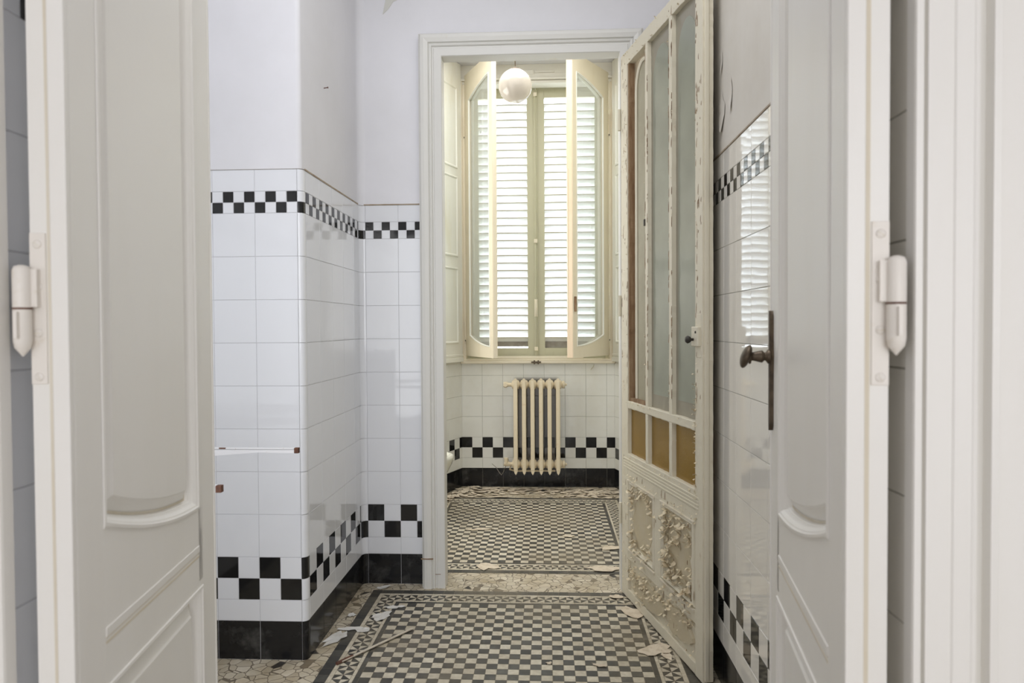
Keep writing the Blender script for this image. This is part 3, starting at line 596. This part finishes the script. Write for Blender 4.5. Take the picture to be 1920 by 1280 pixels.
# curled flakes of paint, uncountable
def flake(mb, x, y, z, s, rr, mi=0):
    """small strip that lifts off the face (y decreasing) and curls"""
    ln = s*rr.uniform(.8, 1.8); wd = s*rr.uniform(.5, 1.0); ang = rr.choice((rr.uniform(-.5, .5), rr.uniform(-.5, .5)+PI)); curl = rr.uniform(1.2, 3.4); n = 5
    ca, sa = math.cos(ang), math.sin(ang); vs = []; R_ = ln/curl
    for i in range(n+1):
        t = curl*i/n; a = R_*math.sin(t); h = R_*(1-math.cos(t))
        for k, e in enumerate((-.5, 0, .5)):
            ww = wd*e*(1-.25*(i/n))*rr.uniform(.85, 1.15)
            vs.append((x+ca*ww+sa*a*1.0, y-h-.0005, z-sa*ww*1.0+ca*a))
    fs = []
    for i in range(n):
        for k in range(2): fs.append((i*3+k, i*3+k+1, i*3+k+4, i*3+k+3))
    mb.add(vs, fs, mi, True)
rr = random.Random(11); q = MB()
for a, b in ((.088, .382), (.450, .742)):
    for _ in range(105):
        t = rr.uniform(0, 2*PI); u = rr.gauss(1, .12)
        sx = math.copysign(abs(math.cos(t))**.55, math.cos(t)); sz = math.copysign(abs(math.sin(t))**.55, math.sin(t))
        flake(q, (a+b)/2+sx*.112*u+rr.gauss(0, .008), .004, .368+sz*.118*u, rr.uniform(.010, .024), rr)
for _ in range(60): flake(q, rr.uniform(.47, .62), .005, rr.uniform(.26, .47), rr.uniform(.012, .026), rr)
for _ in range(150):
    x = rr.uniform(.09, .74); flake(q, x, .004, .155-.04*math.sin(x*7)+rr.gauss(0, .03), rr.uniform(.009, .021), rr)
for _ in range(60): flake(q, rr.uniform(.1, .74), .002, rr.uniform(.05, .20), rr.uniform(.004, .010), rr)
for _ in range(45): flake(q, rr.uniform(.08, .75), -.003, .528+rr.gauss(0, .01), rr.uniform(.004, .009), rr)
for _ in range(50): flake(q, rr.uniform(.1, .75), -.001, rr.choice((.613, .842)), rr.uniform(.003, .008), rr)
for _ in range(60): flake(q, .755+rr.gauss(0, .006), -.001, rr.uniform(.5, 1.05), rr.uniform(.004, .010), rr)
for _ in range(110): flake(q, rr.choice((.018, .045, .074))+rr.gauss(0, .005), -.001, rr.uniform(.05, 2.3), rr.uniform(.003, .007), rr)
for _ in range(90): flake(q, rr.choice((.290, .318, .529, .558, .756, .770))+rr.gauss(0, .002), -.001, rr.uniform(.66, 2.25), rr.uniform(.002, .006), rr)
for _ in range(40): flake(q, rr.uniform(.02, .79), -.001, rr.choice((2.262, 2.308))+rr.gauss(0, .003), rr.uniform(.003, .008), rr)
o = q.build('peeling_paint', 'flake', g3); o['kind'] = 'stuff'; o['label'] = 'curled cream paint flakes lifting off the door'
# dark hairline splits in the paint
q = MB()
for _ in range(260):
    x = rr.choice((rr.uniform(.005, .07), rr.uniform(.068, .079), rr.uniform(.753, .775), rr.uniform(.753, .80), rr.uniform(.290, .295), rr.uniform(.313, .318), rr.uniform(.529, .534), rr.uniform(.553, .558))); z = rr.uniform(.9, 2.28); h = rr.uniform(.004, .03); q.prism([(x-.0018, z), (x+.0012, z-h*.3), (x+.0022, z+h), (x-.0006, z+h*.6)], -.0016, .0)
for _ in range(45):
    x = rr.uniform(.01, .79); z = rr.uniform(.05, .6); h = rr.uniform(.004, .025); q.prism([(x-.0012, z), (x+.001, z-h*.3), (x+.0016, z+h), (x-.0004, z+h*.6)], -.0016, .0)
o = q.build('paint_splits', 'wood', g3); o['kind'] = 'stuff'
q = MB(); q.box(.750, .800, -.014, .002, 1.095, 1.160, bev=.003); lo = q.build('latch_case', 'oldpaint', g3)
q = MB(); q.lathe([(.004, -.012), (.005, -.022), (.010, -.026), (.013, -.034), (.009, -.040), (.0, -.041)], (.768, 0, 1.118), 14, 0, ax='y'); q.build('latch_knob', 'dark', lo)
q = MB(); q.lathe([(.0, -.0165), (.004, -.016), (.0045, -.013)], (.785, 0, 1.142), 10, 0, ax='y'); q.build('latch_screw', 'dark', lo)
q = MB(); q.box(.768, .80, -.0025, .001, 1.06, 1.20, bev=.001); q.build('striking_plate', 'oldpaint', g3)
q = MB(); q.box(.2835, .2935, -.005, .0, 1.555, 1.58); q.build('black_catch', 'dark', g3)
q = MB()
for z in (.35, 1.25, 2.05):
    q.tube([(-.006, -.006, z-.045), (-.006, -.006, z+.045)], .007, 10)
q.build('hinge_barrels', 'oldpaint', g3)

# ------------------------------------------------------------------ window: fixed frame, casements, shutters
w1 = empty('window_1', ((FX0+FX1)/2, YF, SZ)); structure(w1); wx = -(FX0+FX1)/2
def wbuild(mb, name, mt, parent=w1):
    o = mb.build(name, mt, parent); o.location = (0, 0, 0)
    if parent is w1: o.matrix_parent_inverse = Matrix.Translation(-Vector(w1.location))
    return o
q = MB()
q.box(FX0, FX0+.018, YF-.018, YF+.09, .905, 2.93, bev=.002); q.box(FX0+.018, FX0+.034, YF-.006, YF+.09, .905, 2.93, bev=.002)
q.box(FX1-.018, FX1, YF-.018, YF+.09, .905, 2.93, bev=.002); q.box(FX1-.034, FX1-.018, YF-.006, YF+.09, .905, 2.93, bev=.002)
wbuild(q, 'window_jamb', 'win')
q = MB()
q.box(FX0-.004, FX1+.004, YF-.030, YF+.10, SZ+.0005, .918, bev=.003); q.box(FX0-.002, FX1+.002, YF-.020, YF+.10, .918, .930, bev=.003); q.box(-.40, .26, YF-.010, YF+.10, .930, .948, bev=.004)
wbuild(q, 'window_sill', 'win')
q = MB()
q.box(FX0, FX1, YF-.01, YF+.10, 2.905, 2.925, bev=.003); q.box(FX0, FX1, YF-.022, YF+.08, 2.928, 2.945, bev=.004); q.box(FX0, FX1, YF-.008, YF+.08, 2.948, 2.975, bev=.003); q.box(FX0, FX1, YF+.0, YF+.1, 2.975, 3.044); q.box(-.16, -.09, YF-.012, YF+.01, 2.965, 3.0, bev=.003); q.box(-.08, .06, YF-.006, YF+.01, 2.982, 2.995, bev=.002)
wbuild(q, 'window_head', 'plaster_c')
q = MB(); q.box(-.115, -.045, YF-.052, YF-.028, .902, .913, bev=.002); q.box(-.098, -.088, YF-.056, YF-.034, .893, .922, bev=.002); q.box(-.070, -.060, YF-.056, YF-.034, .893, .922, bev=.002)
wbuild(q, 'latch_keeper', 'brass')
# panelled splay boards
for side, (A, B) in enumerate((((FX0, YF), SL), ((FX1, YF), SR))):
    A = Vector(A); B = Vector(B); d = (B-A).normalized(); Ln = (B-A).length-.02; s = 1 if side == 0 else -1
    rot = math.atan2(d.y, d.x); root = empty('splay_panel', (A.x, A.y, 0), rot)
    nrm = Vector((-math.sin(rot), math.cos(rot))); sg = 1 if nrm.dot(Vector((s, -.3))) > 0 else -1   # side of the room
    q = MB(); q.box(.022, Ln, .002*sg, .022*sg, .925, 3.04, bev=.002); q.box(.02, Ln+.004, .004*sg, .030*sg, .912, .945, bev=.003); q.box(.02, Ln, .004*sg, .027*sg, .950, .968, bev=.003); q.build('board', 'panel', root)
    for z0, z1 in ((1.045, 1.585), (1.66, 2.23), (2.285, 2.86)):
        q = MB(); q.sweep([(.085, z0), (Ln-.075, z0), (Ln-.075, z1), (.085, z1)], [(0, 0), (.003, .006), (.010, .007), (.016, .003), (.020, -.001)], .022*sg, -sg, True, 1); q.build('board_moulding', 'panel', root)
    root.name = 'splay_panel'; root['kind'] = 'structure'; root['label'] = 'left panelled splay board beside the shuttered window' if side == 0 else 'right panelled splay board beside the shuttered window'; root['category'] = 'panelling'
# casements with sweeping glass
def casement(hx, theta, s, lab):
    """s=+1: hinge on the left"""
    root = empty('window_casement', (hx, 5.105, 0), 0)
    # local x runs from hinge to free edge
    dx, dy = s*math.cos(theta), -math.sin(theta); rot = math.atan2(dy, dx); root.rotation_euler = (0, 0, rot)
    ly = Vector((-math.sin(rot), math.cos(rot))); inner = Vector((-s*math.sin(theta), -math.cos(theta))); sg = 1 if ly.dot(inner) < 0 else -1
    # visible face at y=0, thickness towards sg*+y
    T = (.034 if s > 0 else .047)*sg; Wc = .505; z0, z1 = .955, 2.965; a, b = .078, .458; n = 16
    low = [(a+(b-a)*i/n, 1.028+.072*(1-i/n)**2) for i in range(n+1)]
    top = [(b-(b-a)*i/n, 2.845-.075*(i/n)**1.8) for i in range(n+1)]
    st = MB(); st.box(0, a, 0, T, z0, z1); st.build('hinge_stile', 'win', root)
    st = MB(); st.box(b, Wc, 0, T, z0, z1); st.build('meeting_stile', 'win', root)
    ed = MB(); ed.box(Wc-.001, Wc+.003, .003*sg, T-.003*sg, z0, z1, bev=.001); ed.build('meeting_edge', 'win_edge' if s < 0 else 'win', root)
    st = MB(); st.prism([(a, z0)]+[(b, z0)]+low[::-1], 0, T); st.build('bottom_rail', 'win', root)
    st = MB(); st.prism(top[::-1]+[(b, z1), (a, z1)], 0, T); st.build('top_rail', 'win', root)
    st = MB(); st.sweep(low+top, [(0, -.006), (.0005, .003), (.006, .0045), (.009, -.006)], 0, sg, True, 1); st.build('glazing_bead', 'panel', root)
    gl = MB(); gl.prism(low+top, .017*sg, .020*sg); gl.build('pane', 'glass', root)
    for zc in (2.60, 1.14):
        hb = MB(); hb.tube([(-.002, -.004*sg, zc-.07), (-.002, -.004*sg, zc+.07)], .005, 8); hb.tube([(-.002, -.004*sg, zc-.08), (-.002, -.004*sg, zc-.07)], .003, 8, 1)
        hb.build('hinge', ['win', 'dark'], root)
    if s < 0:
        k = MB(); k.box(Wc+.001, Wc+.006, .034*sg, .042*sg, 1.16, 2.2); k.build('locking_bar', 'win', root)
        k = MB(); k.box(Wc-.025, Wc-.012, -.014*sg, .0, 1.26, 1.36, bev=.003); k.build('casement_handle', 'wood', root)
    structure(root, lab, 'window casement'); root['kind'] = 'structure'
    return root
casement(FX0+.036, math.radians(63), 1, 'left arched glass casement standing open in front of the shutters')
casement(FX1-.040, math.radians(57.5), -1, 'right arched glass casement standing open in front of the shutters')
# louvred shutters
def shutter(x0, x1, lx0, lx1, lab, slot):
    root = empty('louvred_shutter', ((x0+x1)/2, 5.25, 0)); cx = (x0+x1)/2; structure(root, lab, 'shutter')
    z0, z1 = .925, 2.915; y0, y1 = -.005, .035
    def B(name, mt, *bx):
        q = MB()
        for b_ in bx: q.box(b_[0]-cx, b_[1]-cx, b_[2], b_[3], b_[4], b_[5], bev=.0015)
        return q.build(name, mt, root)
    B('stile', 'shutter', (x0, lx0, y0, y1, z0, z1)); B('stile', 'shutter', (lx1, x1, y0, y1, z0, z1))
    B('top_rail', 'shutter', (lx0, lx1, y0, y1, 2.842, z1)); B('bottom_rail', 'shutter', (lx0, lx1, y0, y1, z0, 1.004))
    pitch = .0553; n = 32
    for i in range(n):
        z = 1.078+i*pitch                   # inner top edge of the slat
        q = MB(); t = .0074
        # cross-section in (y, z): inner edge high, outer edge low
        sec = [(-.004, z), (-.004, z+t), (.002, z+t+.001), (.046, z-.047+t), (.048, z-.050)]
        m_ = len(sec); vs = [(lx0-cx-.004, a, b) for a, b in sec]+[(lx1-cx+.004, a, b) for a, b in sec]
        q.add(vs, [tuple(range(m_)), tuple(range(2*m_-1, m_-1, -1))]+[(k, (k+1) % m_, m_+(k+1) % m_, m_+k) for k in range(1, m_)], 0)
        q.add([vs[0], vs[1], vs[m_+1], vs[m_]], [(0, 1, 2, 3)], 1)
        q.build('slat', ['slat', 'slat_edge'], root)
    if slot: B('bottom_slot_board', 'irondk', (lx0, lx1, .02, .028, 1.015, 1.052))
    else: B('bottom_slot_board', 'irondk', (lx0, lx1, .02, .028, 1.004, 1.052))
    return root
sl_ = shutter(-.575, -.081, -.5035, -.1425, 'left louvred shutter leaf closed outside the window', True)
sr_ = shutter(-.079, .425, -.0155, .354, 'right louvred shutter leaf closed outside the window', False)
q = MB(); q.box(.030-0, .066, -.020, -.004, .93, 2.90, bev=.003)
cxr = (.425-.079)/2
q = MB(); X0 = -.081-cxr
q.box(X0-.016, X0+.016, -.017, -.004, .93, 2.90, bev=.003); q.box(X0-.007, X0+.007, -.022, -.015, .93, 2.90, bev=.002); q.build('cover_strip', 'shutter', sr_)
q = MB(); q.tube([(X0, -.030, 1.0), (X0, -.030, 2.87)], .0045, 8); eo = q.build('bolt_rod', 'shutter', sr_)
q = MB()
q.box(X0-.012, X0+.012, -.032, -.02, 1.235, 1.365, bev=.004); q.tube([(X0, -.034, 1.36), (X0, -.052, 1.34), (X0-.002, -.056, 1.30), (X0, -.050, 1.255), (X0, -.034, 1.24)], [.005, .006, .008, .006, .005], 8)
q.build('bolt_handle', 'win', sr_)
for z in (1.0, 1.79, 2.86):
    q = MB(); q.box(X0-.013, X0+.013, -.038, -.018, z-.014, z+.014, bev=.003); q.build('bolt_guide', 'win', sr_)
q = MB(); q.box(FX0, -.575, 5.22, 5.30, .90, 2.93); q.box(.425, FX1, 5.22, 5.30, .90, 2.93); q.box(FX0, FX1, 5.22, 5.30, 2.925, 3.044); q.box(FX0, FX1, 5.215, 5.30, .893, .922)
structure(q.build('shutter_frame', 'shutter'), 'olive cream outer frame around the louvred shutters', 'frame')

# ------------------------------------------------------------------ radiator
rd = empty('radiator', (-.075, 4.985, 0))
tag(rd, 'old ivory cast-iron radiator with six columns hung below the shuttered window', 'radiator')
xs = [-.2235+.0594*i+.075 for i in range(6)]
for x in xs:
    q = MB()
    q.box(x-.0145, x+.0145, -.062, -.040, .155, .785, bev=.006)
    q.prism([(x-.0145, .160), (x-.008, .138), (x, .126), (x+.008, .138), (x+.0145, .160)], -.060, -.042)
    q.prism([(x-.0145, .780), (x-.009, .797), (x, .803), (x+.009, .797), (x+.0145, .780)], -.060, -.042)
    o = q.build('front_column', 'iron', rd)
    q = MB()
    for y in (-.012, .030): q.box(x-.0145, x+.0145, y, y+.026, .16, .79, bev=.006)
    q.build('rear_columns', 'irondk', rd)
    for z in (.755, .195):
        q = MB(); q.lathe([(.012, -.030), (.030, -.022), (.034, -.008), (.034, .008), (.030, .022), (.012, .030)], (x, -.010, z), 18, 0, ax='x'); q.build('hub', 'iron', rd)
for z in (.755, .195):
    q = MB(); q.lathe([(.010, .0), (.026, .004), (.028, .016), (.016, .024), (.008, .026), (.008, .036)], (xs[-1]+.026, -.01, z), 16, 0, ax='x'); q.build('end_plug', 'iron', rd)
q = MB(); q.tube([(xs[0]-.02, -.01, .755), (xs[0]-.055, -.01, .755), (xs[0]-.062, -.01, .755), (xs[0]-.085, -.01, .755)], [.014, .014, .020, .020], 12); q.tube([(xs[0]-.072, -.03, .755), (xs[0]-.072, .05, .755), (xs[0]-.072, .13, .755)], [.014, .010, .010], 12); q.build('inlet_valve', 'iron', rd)
q = MB(); q.tube([(xs[0]-.02, -.01, .195), (xs[0]-.05, -.01, .195), (xs[0]-.055, -.01, .197), (xs[0]-.085, -.01, .2)], [.014, .014, .019, .019], 12); q.tube([(xs[0]-.07, -.02, .2), (xs[0]-.07, -.02, .24)], [.012, .016], 10); q.tube([(xs[0]-.07, -.01, .2), (xs[0]-.07, .13, .2)], .010, 10); q.tube([(xs[0]-.035, -.01, .19), (xs[0]-.045, .0, .155), (xs[0]-.01, .02, .14), (xs[-1]-.02, .03, .14)], .007, 8); q.build('return_valve', 'iron', rd)
for x in (xs[0]+.03, xs[-1]-.03):
    q = MB(); q.box(x-.006, x+.006, .03, .134, .72, .735); q.build('wall_bracket', 'irondk', rd)
q = MB(); q.tube([(xs[0]-.18, .10, .175), (xs[0]-.15, .098, .15), (xs[0]-.125, .095, .11), (xs[0]-.11, .09, .095), (xs[0]-.095, .09, .12), (xs[0]-.08, .05, .16), (xs[0]-.07, .0, .18)], .0022, 6)
tag(q.build('cobweb_strand', 'irondk', None), 'grey cobweb strand hanging left of the radiator foot', 'cobweb'); bpy.data.objects['cobweb_strand'].location = (-.075, 4.985, 0)

# ------------------------------------------------------------------ pendant globe
lp = empty('globe_lamp', (-.1815, 4.2, 2.58)); tag(lp, 'round opal glass globe lamp hanging on a thin rod before the window', 'lamp')
q = MB(); q.lathe([(.001, .0975)]+[(.0985*math.sin(PI*i/24), .0985*math.cos(PI*i/24)) for i in range(2, 24)]+[(.001, -.0985)], (0, 0, 0), 40); q.build('globe', 'opal', lp)
q = MB(); q.tube([(0, 0, .10), (0, 0, .464)], .0035, 8); q.build('rod', 'brass', lp)
q = MB(); q.lathe([(.036, .088), (.034, .098), (.012, .104), (.006, .112)], (0, 0, 0), 24); q.build('cap', 'brass', lp)

# ------------------------------------------------------------------ bidet peeping round the frame
bd = empty('bidet', (-.80, 4.27, 0)); tag(bd, 'aged white porcelain bowl rim peeping out behind the left door jamb', 'bidet')
q = MB(); q.lathe([(.10, 0), (.11, .03), (.085, .10), (.10, .18), (.16, .27), (.19, .335), (.198, .365), (.195, .385), (.180, .388), (.165, .372), (.13, .30), (.03, .25), (.001, .25)], (0, 0, 0), 40, 0, 1.15, .9); q.build('bowl', 'porcelain', bd)
q = MB(); q.tube([(-.16, 0, .385), (-.16, 0, .42), (-.13, 0, .44), (-.10, 0, .43)], .010, 10); q.build('tap', 'brass', bd)

# ------------------------------------------------------------------ sink brackets in the alcove
def bracket(y, lab):
    root = empty('sink_bracket', (-1.358, y, .80)); x1 = .620; tag(root, lab, 'bracket', None)
    q = MB(); q.box(0, x1-.012, -.002, .003, -.0, .006, bev=.0006); q.box(0, x1-.012, -.003, .010, .002, .0072); q.prism([(0, -.045), (x1-.12, -.006), (x1-.012, -.008), (x1-.012, .003), (0, .003)], -.003, .001); q.build('arm', 'steelwhite', root)
    q = MB(); q.box(x1-.013, x1, -.0035, .0105, -.0085, .0075, bev=.0008); q.build('rusty_tip', 'rust', root)
    q = MB(); q.box(0, .005, -.02, .02, -.09, .04, bev=.001); q.build('wall_plate', 'steelwhite', root)
    for a, b in ((.42, .475), (.52, .54)):
        if y > 1.8: q = MB(); q.box(a-.14, b-.14, -.0036, .0, .0042, .0078); q.build('rust_spot', 'rust', root)
bracket(2.06, 'white enamelled sink bracket with rusty tip before the tiled pier'); bracket(1.562, 'nearer sink bracket, only its rusty tip showing beside the left door')

q = MB(); q.tube([(Xs+.001, 2.664, 2.07), (Xs+.016, 2.664, 2.072)], [.0018, .0018], 8); q.tube([(Xs+.016, 2.664, 2.072), (Xs+.018, 2.664, 2.072)], [.0035, .0035], 8)
tag(q.build('nail', 'rust'), 'small rusty nail in the plaster above the side tiles of the pier', 'nail')
# ------------------------------------------------------------------ rod and paint fallen on the floor
q = MB(); a, b = Vector((-.7184, 2.400, .0065)), Vector((-.5231, 2.6753, .0065)); d = (b-a).normalized()
q.tube([a, a+d*.06, b-d*.01, b], [.0055, .004, .004, .0035], 10); q.tube([a+Vector((.004, -.004, .001)), b+Vector((.004, -.004, .001))], .0025, 8)
rod = q.build('metal_rod', 'rod'); rod.location = (0, 0, 0)
tag(rod, 'thin pale metal rod lying across the mosaic floor border', 'rod')
q = MB(); q.tube([a-d*.02, a+d*.05], .0060, 10); q.build('rusty_end', 'rust', rod)
def fallen(cx, cy, rx, ry, rot, lab, seed, name='paint_flake', n=15, j=.28):
    r = random.Random(seed); o = MB(); top = []; bot = []; ca, sa = math.cos(rot), math.sin(rot)
    for ring, k in ((0, 1.0), (1, .62)):
        for i in range(n):
            t = 2*PI*i/n
            if ring == 0: rad = 1+r.uniform(-j, j); base = rad; top.append([t, rad, r.uniform(.003, .010)])
    vs = []
    for t, rad, h in top: x, y = rx*rad*math.cos(t), ry*rad*math.sin(t); vs.append((x*ca-y*sa, x*sa+y*ca, .0018+h*.6))
    for t, rad, h in top: x, y = rx*rad*.6*math.cos(t), ry*rad*.6*math.sin(t); vs.append((x*ca-y*sa, x*sa+y*ca, .0022+h*.25))
    vs.append((0, 0, .0028)); N_ = len(vs)
    for x, y, z in list(vs): vs.append((x, y, z-.0010))
    f = [(i, (i+1) % n, n+(i+1) % n, n+i) for i in range(n)]+[(n+i, n+(i+1) % n, 2*n) for i in range(n)]
    f2 = [tuple(N_+k for k in reversed(x)) for x in f]; sd = [(i, N_+i, N_+(i+1) % n, (i+1) % n) for i in range(n)]
    o.add(vs, f+f2+sd, 0); ob = o.build(name, 'flake_p' if cx < -.6 else 'flake_w'); ob.location = (cx, cy, 0)
    return tag(ob, lab, 'paint flake', 'fallen paint flakes')
fallen(-.795, 2.585, .030, .062, -.3, 'large white paint flake by the foot of the tiled pier, left of the mosaic', 1)
fallen(-.762, 2.67, .042, .015, .1, 'long thin paint flake across the dark border left of the pinwheels', 2)
fallen(-.712, 2.665, .028, .022, 0, 'small square paint flake on the pale line left of the pinwheels', 3)
fallen(-.668, 2.795, .030, .045, -.4, 'oval paint flake on the left pinwheel border', 4)
fallen(-.640, 2.885, .042, .012, .1, 'narrow white sliver at the mosaic corner by the left pinwheels', 5)
fallen(-.793, 2.80, .016, .016, 0, 'little paint flake under the side of the tiled pier', 6)
fallen(-.735, 3.11, .035, .015, .5, 'paint flake on the broken marble below the back wall tiles', 7)
fallen(.345, 2.86, .050, .060, .6, 'ragged paint flake at the bottom of the peeling door near its hinge', 8)
fallen(.292, 3.03, .030, .022, 0, 'paint flake under the hinge side of the peeling door', 9)
fallen(.385, 2.535, .062, .038, .5, 'big bent paint flake on the right pinwheel border before the peeling door', 10)
fallen(.415, 2.495, .016, .040, .3, 'small paint flake just nearer than the big bent flake', 11)
fallen(-.300, 3.395, .060, .045, 0, 'cream patch of fallen paint on the far border, left of its middle', 12)
fallen(.268, 3.385, .085, .040, 0, 'wide cream patch of fallen paint on the far border beside the right jamb', 13)
fallen(.325, 3.70, .055, .035, .2, 'pale paint flake on the far mosaic beside the right jamb', 14)
fallen(-.395, 4.02, .070, .013, .15, 'thin curved white flake on the far mosaic left side', 15)
fallen(.175, 2.41, .026, .010, -.3, 'tiny white flake on the near chequered mosaic, towards the right', 16)
fallen(.0, 2.42, .010, .008, .2, 'tiniest white flake in the middle of the near chequered mosaic', 17)
fallen(.12, 3.90, .035, .018, 0, 'faint cream flake on the far mosaic right of its middle', 18)
rr = random.Random(5); q = MB()
for i in range(300):
    x = rr.uniform(-.66, .50); y = 5.05-abs(rr.gauss(0, .10))-(.10 if x < -.45 or x > .1 else 0)*rr.random()
    if y < 4.78: continue
    s = rr.uniform(.010, .045); z = .0015+rr.random()*.006; n = rr.choice((4, 5, 6)); t0 = rr.random()*6
    vs = [(x+s*rr.uniform(.6, 1.2)*math.cos(t0+2*PI*k/n), min(5.085, y+s*.7*rr.uniform(.6, 1.2)*math.sin(t0+2*PI*k/n)), z+rr.uniform(-.001, .006)) for k in range(n)]
    q.add(vs+[(x, y, z)], [(k, (k+1) % n, n) for k in range(n)], 0)
for i in range(60):
    t = rr.random(); x = FX0+(SL[0]-FX0)*t+rr.uniform(.06, .12); y = YF-.03+(SL[1]-YF)*t; s = rr.uniform(.008, .03); n = 5
    vs = [(x+s*math.cos(2*PI*k/n), y+s*.7*math.sin(2*PI*k/n), .004+rr.uniform(0, .01)) for k in range(n)]; q.add(vs, [tuple(range(n))], 0)
o = q.build('paint_debris', 'flake_w'); o['kind'] = 'stuff'; o['label'] = 'litter of crumbled paint along the wall under the window'; o['category'] = 'debris'
q = MB(); q.tube([(.335, 5.112, .888), (.330, 5.104, .872), (.318, 5.106, .860), (.312, 5.108, .850)], [.002, .003, .004, .002], 6)
tag(q.build('wire_stub', 'shutter'), 'short bent wire stub hanging under the window sill at right', 'wire')
